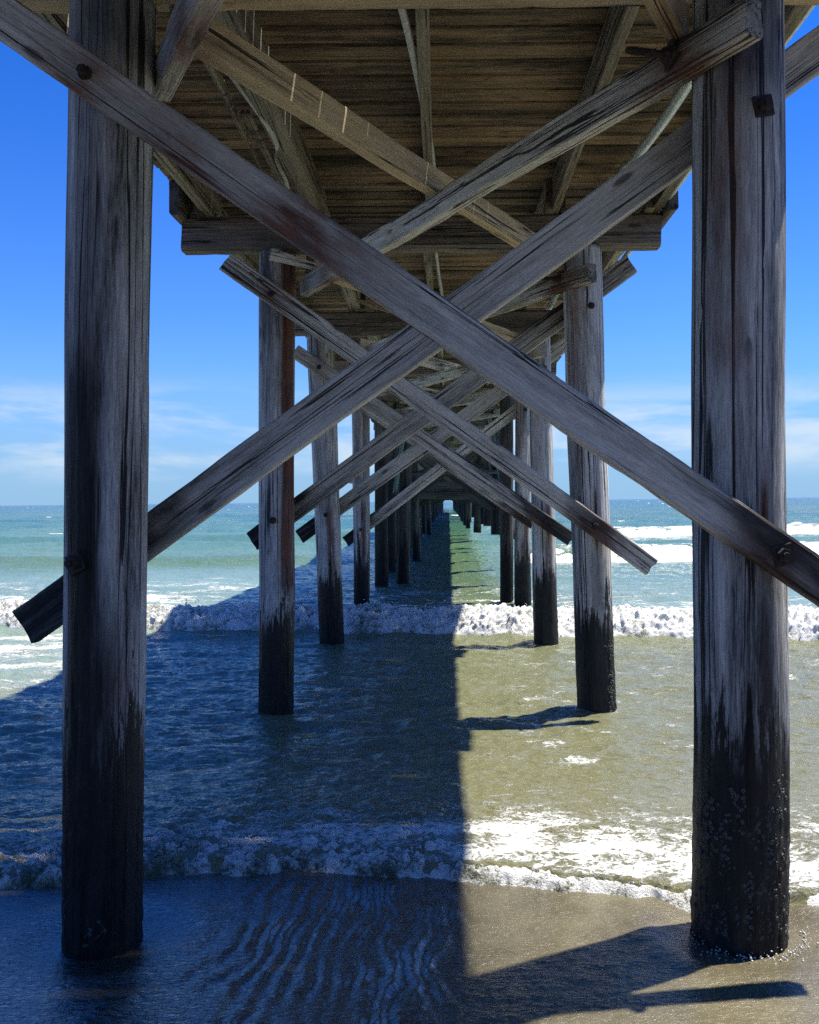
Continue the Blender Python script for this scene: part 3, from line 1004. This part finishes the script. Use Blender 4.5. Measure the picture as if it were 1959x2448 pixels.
    foam = t_.step(ff, .10, .48)
    col = t_.mix(foam, col, t_.mix(t_.step(ff, .3, .9), (.50, .505, .45), (.72, .725, .68)))
    t_.put(b.inputs['Base Color'], col)
    t_.put(b.inputs['Roughness'], t_.math('ADD', .085, t_.math('MULTIPLY', foam, .6)))
    b.inputs['IOR'].default_value = 1.62
    # ripples finer than the mesh
    w1 = t_.noise(t_.mapping(v, (9., 20., 12.)), 1., 5., .6, .6)
    w2 = t_.noise(t_.mapping(v, (1.1, 3.0, 2.)), 1., 6., .65, .5)
    w3 = t_.noise(t_.mapping(v, (.12, .35, .2)), 1., 8., .7, .4)
    hgt = t_.math('ADD', t_.math('MULTIPLY', w1, .034), t_.math('MULTIPLY', t_.math('MULTIPLY', w2, .13), t_.step(y, 9., 22.)))
    hgt = t_.math('ADD', hgt, t_.math('MULTIPLY', t_.math('MULTIPLY', w3, 1.2), t_.step(y, 30., 120.)))
    hgt = t_.math('ADD', hgt, t_.math('MULTIPLY', t_.math('MULTIPLY', foam, n3), .012))
    bp = t_.new('ShaderNodeBump'); bp.inputs['Strength'].default_value = 1.; bp.inputs['Distance'].default_value = 1.
    t_.put(bp.inputs['Height'], hgt)
    t_.put(b.inputs['Normal'], bp.outputs[0])
    o = link('sea_water', me, m)
    tag(o, kind='structure')


make_water()

# ---- foaming fronts: lumpy white water standing on the sheet
mf, t_, b_ = material('white_water')
tc = t_.new('ShaderNodeTexCoord'); v_ = tc.outputs['Object']
a0 = t_.noise(v_, 9., 5., .65, .8); a1 = t_.noise(v_, 30., 6., .7, .6); a2 = t_.noise(v_, 110., 4., .65)
hole = t_.math('ADD', t_.attr('thin'), t_.math('MULTIPLY', t_.math('ABSOLUTE', t_.math('SUBTRACT', a1, .5)), 2.4))
hole = t_.math('ADD', hole, t_.math('MULTIPLY', t_.math('ABSOLUTE', t_.math('SUBTRACT', a0, .5)), 1.8))
hole = t_.step(t_.math('ADD', hole, t_.math('MULTIPLY', t_.math('SUBTRACT', a2, .5), .7)), .42, .95)
t_.put(b_.inputs['Base Color'], t_.mix(hole, t_.mix(t_.step(t_.math('ADD', t_.attr('thin'), t_.math('MULTIPLY', t_.math('SUBTRACT', a0, .5), .8)), .18, .62), (.80, .80, .765), (.40, .40, .34)), (.10, .105, .055)))
t_.put(b_.inputs['Roughness'], t_.math('SUBTRACT', .62, t_.math('MULTIPLY', hole, .54)))
b_.inputs['IOR'].default_value = 1.34
b_.inputs['Subsurface Weight'].default_value = 0.
bp = t_.new('ShaderNodeBump'); bp.inputs['Strength'].default_value = .8; bp.inputs['Distance'].default_value = .03
t_.put(bp.inputs['Height'], t_.math('ADD', a1, a2))
t_.put(b_.inputs['Normal'], bp.outputs[0])


def wave_front(label, xs, front, depth, nv, ht, lump, fr, seed, thin=None, lean=.4, low=None, b2=.5):
    v = np.linspace(0, 1, nv)
    X, V = np.meshgrid(xs, v)
    fq = fr
    fx = front(X) + .10 * depth * fbm(X * fq * .7, X * 0 + seed, 3, seed)
    Yy = fx + V * depth
    prof = np.where(V < .22, sst(0, .22, V) ** .75, sst(1.02, .22, V) ** .8)
    hmod = .55 + 1.0 * (fbm(X * fq * .25, X * 0 + seed * 2, 4, seed + 1) + .35)
    B = 2.3 * billow(X * fq, Yy * fq * 1.25 + V * 1.5, 6, seed + 2, .6) - .55
    B2 = fbm(X * fq * 4.5, Yy * fq * 5, 3, seed + 3)
    z0 = sea_base(X, Yy) + .5 * chop(X, Yy)
    lw = low(X) if low else 1.
    z = z0 + lw * prof * (ht * hmod + lump * B + lump * b2 * B2) - .05 * (1 - sst(0, .1, V)) - .06 * sst(.88, 1, V)
    Yy = Yy - lean * prof * (ht * hmod) * .7 + .5 * lump * prof * fbm(X * fq * 1.7, V * 5 + seed, 3, seed + 4)
    th = np.clip(.6 * sst(.40, 1., V) + .12 * (1 - sst(0.03, .15, V)) - .42 * B + (thin(X) if thin else 0), -.2, 1)
    o = link('breaking_wave', grid_mesh('breaking_wave', np.stack([X, Yy, z], -1), {'thin': th}), mf)
    tag(o, label, 'wave', 'white waves rolling in under and beside the pier')
    return o


wave_front('thin frothy swash edge running up the wet sand between the two nearest piles', np.linspace(-4.2, 4.2, 1300),
           lambda X: edge(X) - .02, .84, 150, .030, .080, 4.6, 201, thin=lambda X: .30 - .06 * sst(-.2, .6, X) + .16 * sst(-.9, -1.6, X) + .3 * gnoise(X * 4, X * 0 + 9, 5), lean=.25, low=lambda X: (1 - .55 * sst(-.3, .5, X)) * (.75 + .6 * fbm(X * 2.1, X * 0 + 1, 3, 8)))
wave_front('tumbling white breaker curling behind the third pair of piles', np.linspace(-13, 13, 1500), b1_front, 1.5, 120, .13, .085, 2.6, 221, b2=1.1,
           thin=lambda X: .16 + .14 * sst(1, -1, X) + .25 * gnoise(X * 1.3, X * 0 + 4, 6))
wave_front('long white breaker rolling in on the sunny side, shoreward of the farthest one', np.linspace(2.2, 32, 800), lambda X: 28.6 + .9 * fbm(X * .12, X * 0 + 30., 2, 25), 3.2, 60, .06, .16, 1.1, 241)
wave_front('farthest white breaker on the sunny side, nearest the open sea', np.linspace(7, 60, 700), lambda X: 48.3 + .9 * fbm(X * .12, X * 0 + 50.5, 2, 25), 4.2, 50, .08, .18, .8, 261)
wave_front('small whitecap far down the tunnel between the pile rows', np.linspace(-7, 5, 220), lambda X: 118. + .02 * X * X, 5., 30, .10, .16, .7, 281)

def spray(label, pts, seed):
    rng = np.random.default_rng(seed)
    vs, fs = [], []
    o8 = [(1, 0, 0), (-1, 0, 0), (0, 1, 0), (0, -1, 0), (0, 0, 1), (0, 0, -1)]
    f8 = [(0, 2, 4), (2, 1, 4), (1, 3, 4), (3, 0, 4), (2, 0, 5), (1, 2, 5), (3, 1, 5), (0, 3, 5)]
    for (x, y, z, r) in pts:
        q = len(vs)
        st = rng.uniform(.7, 1.5)
        vs += [(x + a * r, y + b * r, z + c * r * st) for a, b, c in o8]
        fs += [tuple(q + k for k in f) for f in f8]
    me = bpy.data.meshes.new('sea_spray'); me.from_pydata(vs, [], fs); me.update(); smooth(me)
    a_ = me.attributes.new('thin', 'FLOAT', 'POINT')
    o = link('sea_spray', me, mf)
    tag(o, label, 'spray', kind='stuff')


rg = np.random.default_rng(91)
pts = []
xs_ = rg.uniform(-9, 8, 1500)
keep = fbm(xs_ * 1.1, xs_ * 0 + 3, 3, 93)
for x, k in zip(xs_, keep):
    if k > -.05:
        yf = float(b1_front(np.array([x]))[0])
        pts.append((x, yf + rg.uniform(-.1, .5), .36 + abs(rg.normal(0, .09)) + .15 * k, rg.choice([.004, .006, .009, .013])))
spray('droplets thrown up along the tumbling breaker behind the third pair of piles', pts, 1)
pts = []
for i in range(420):
    a = rg.uniform(-math.pi, 0); d_ = .215 + abs(rg.normal(0, .09))
    pts.append((pile_x(1, 1, 0) + .06 + d_ * math.cos(a) * 1.05, 4.3 + d_ * math.sin(a), float(-.035 + abs(rg.normal(0, .014))), rg.choice([.002, .003, .004, .006])))
spray('bubbles and froth round the foot of the barnacled pile', pts, 2)

# ================================================================== SKY, SUN, CAMERA
SUN_EL, SUN_AZ = R(64.8), R(63)       # azimuth from the pier axis (+Y) towards +X
W = bpy.data.worlds.new('World'); SC.world = W; W.use_nodes = True
w = NT(W.node_tree)
bg = W.node_tree.nodes['Background']
sky = w.new('ShaderNodeTexSky', sky_type='NISHITA')
sky.sun_disc = False
sky.sun_elevation = SUN_EL; sky.sun_rotation = SUN_AZ
sky.air_density = 1.; sky.dust_density = .3; sky.ozone_density = 3.
hsv = w.new('ShaderNodeHueSaturation'); hsv.inputs['Saturation'].default_value = 1.
hsv.inputs['Value'].default_value = 1.
w.put(hsv.inputs['Color'], sky.outputs[0])
tint = None
tc = w.new('ShaderNodeTexCoord'); d = tc.outputs['Generated']
sp = w.new('ShaderNodeSeparateXYZ'); w.put(sp.inputs[0], d)
z = sp.outputs['Z']
tint = w.mix(1., hsv.outputs[0], w.mix(w.step(z, .12, .52), (.25, .485, .93), (.06, .325, .86)), 'MULTIPLY')
band = w.math('MULTIPLY', w.step(z, .015, .05), w.step(z, .14, .08))
n1 = w.noise(w.mapping(d, (4., 4., 18.)), 1., 6., .58, .6)
n2 = w.noise(w.mapping(d, (11., 11., 40.)), 1., 6., .6, .3)
cl = w.math('ADD', w.math('MULTIPLY', n1, .75), w.math('MULTIPLY', n2, .25))
cf = w.math('MULTIPLY', w.step(cl, .42, .62), band)
low = w.math('MULTIPLY', w.step(z, .2, 0.), .85)
col = w.mix(low, tint, (1.5, 2.55, 3.75))
col = w.mix(w.math('MULTIPLY', cf, .78), col, (3.3, 3.85, 4.4))
w.put(bg.inputs['Color'], col)
bg.inputs['Strength'].default_value = .10

sl = bpy.data.lights.new('sun', 'SUN'); sl.energy = 5.; sl.angle = R(.8); sl.color = (1., .95, .86)
so = bpy.data.objects.new('sun', sl); COL.objects.link(so)
dr = Vector((math.sin(SUN_AZ) * math.cos(SUN_EL), math.cos(SUN_AZ) * math.cos(SUN_EL), math.sin(SUN_EL)))
so.rotation_euler = dr.to_track_quat('Z', 'Y').to_euler()
so.location = (30, 20, 40)

cam = bpy.data.cameras.new('camera'); co = bpy.data.objects.new('camera', cam); COL.objects.link(co)
cam.sensor_fit = 'HORIZONTAL'; cam.sensor_width = 36.
cam.lens = 36. * F / 1959.
cam.shift_x = -(VPX - 979.5) / 1959.; cam.shift_y = -(1224 - VPY) / 1959.
cam.clip_start = .05; cam.clip_end = 20000
co.location = (0, 0, H); co.rotation_euler = (R(90), ROLL, 0)
SC.camera = co

SC.view_settings.view_transform = 'Standard'; SC.view_settings.look = 'None'
SC.view_settings.exposure = 1.12; SC.view_settings.gamma = 1.
SC.render.engine = 'CYCLES'
SC.cycles.use_denoising = False
SC.cycles.use_adaptive_sampling = True; SC.cycles.adaptive_threshold = .01
SC.cycles.denoising_prefilter = 'NONE'
SC.cycles.max_bounces = 8; SC.cycles.diffuse_bounces = 3; SC.cycles.glossy_bounces = 3
SC.cycles.sample_clamp_indirect = 3.
SC.cycles.sample_clamp_direct = 2.2
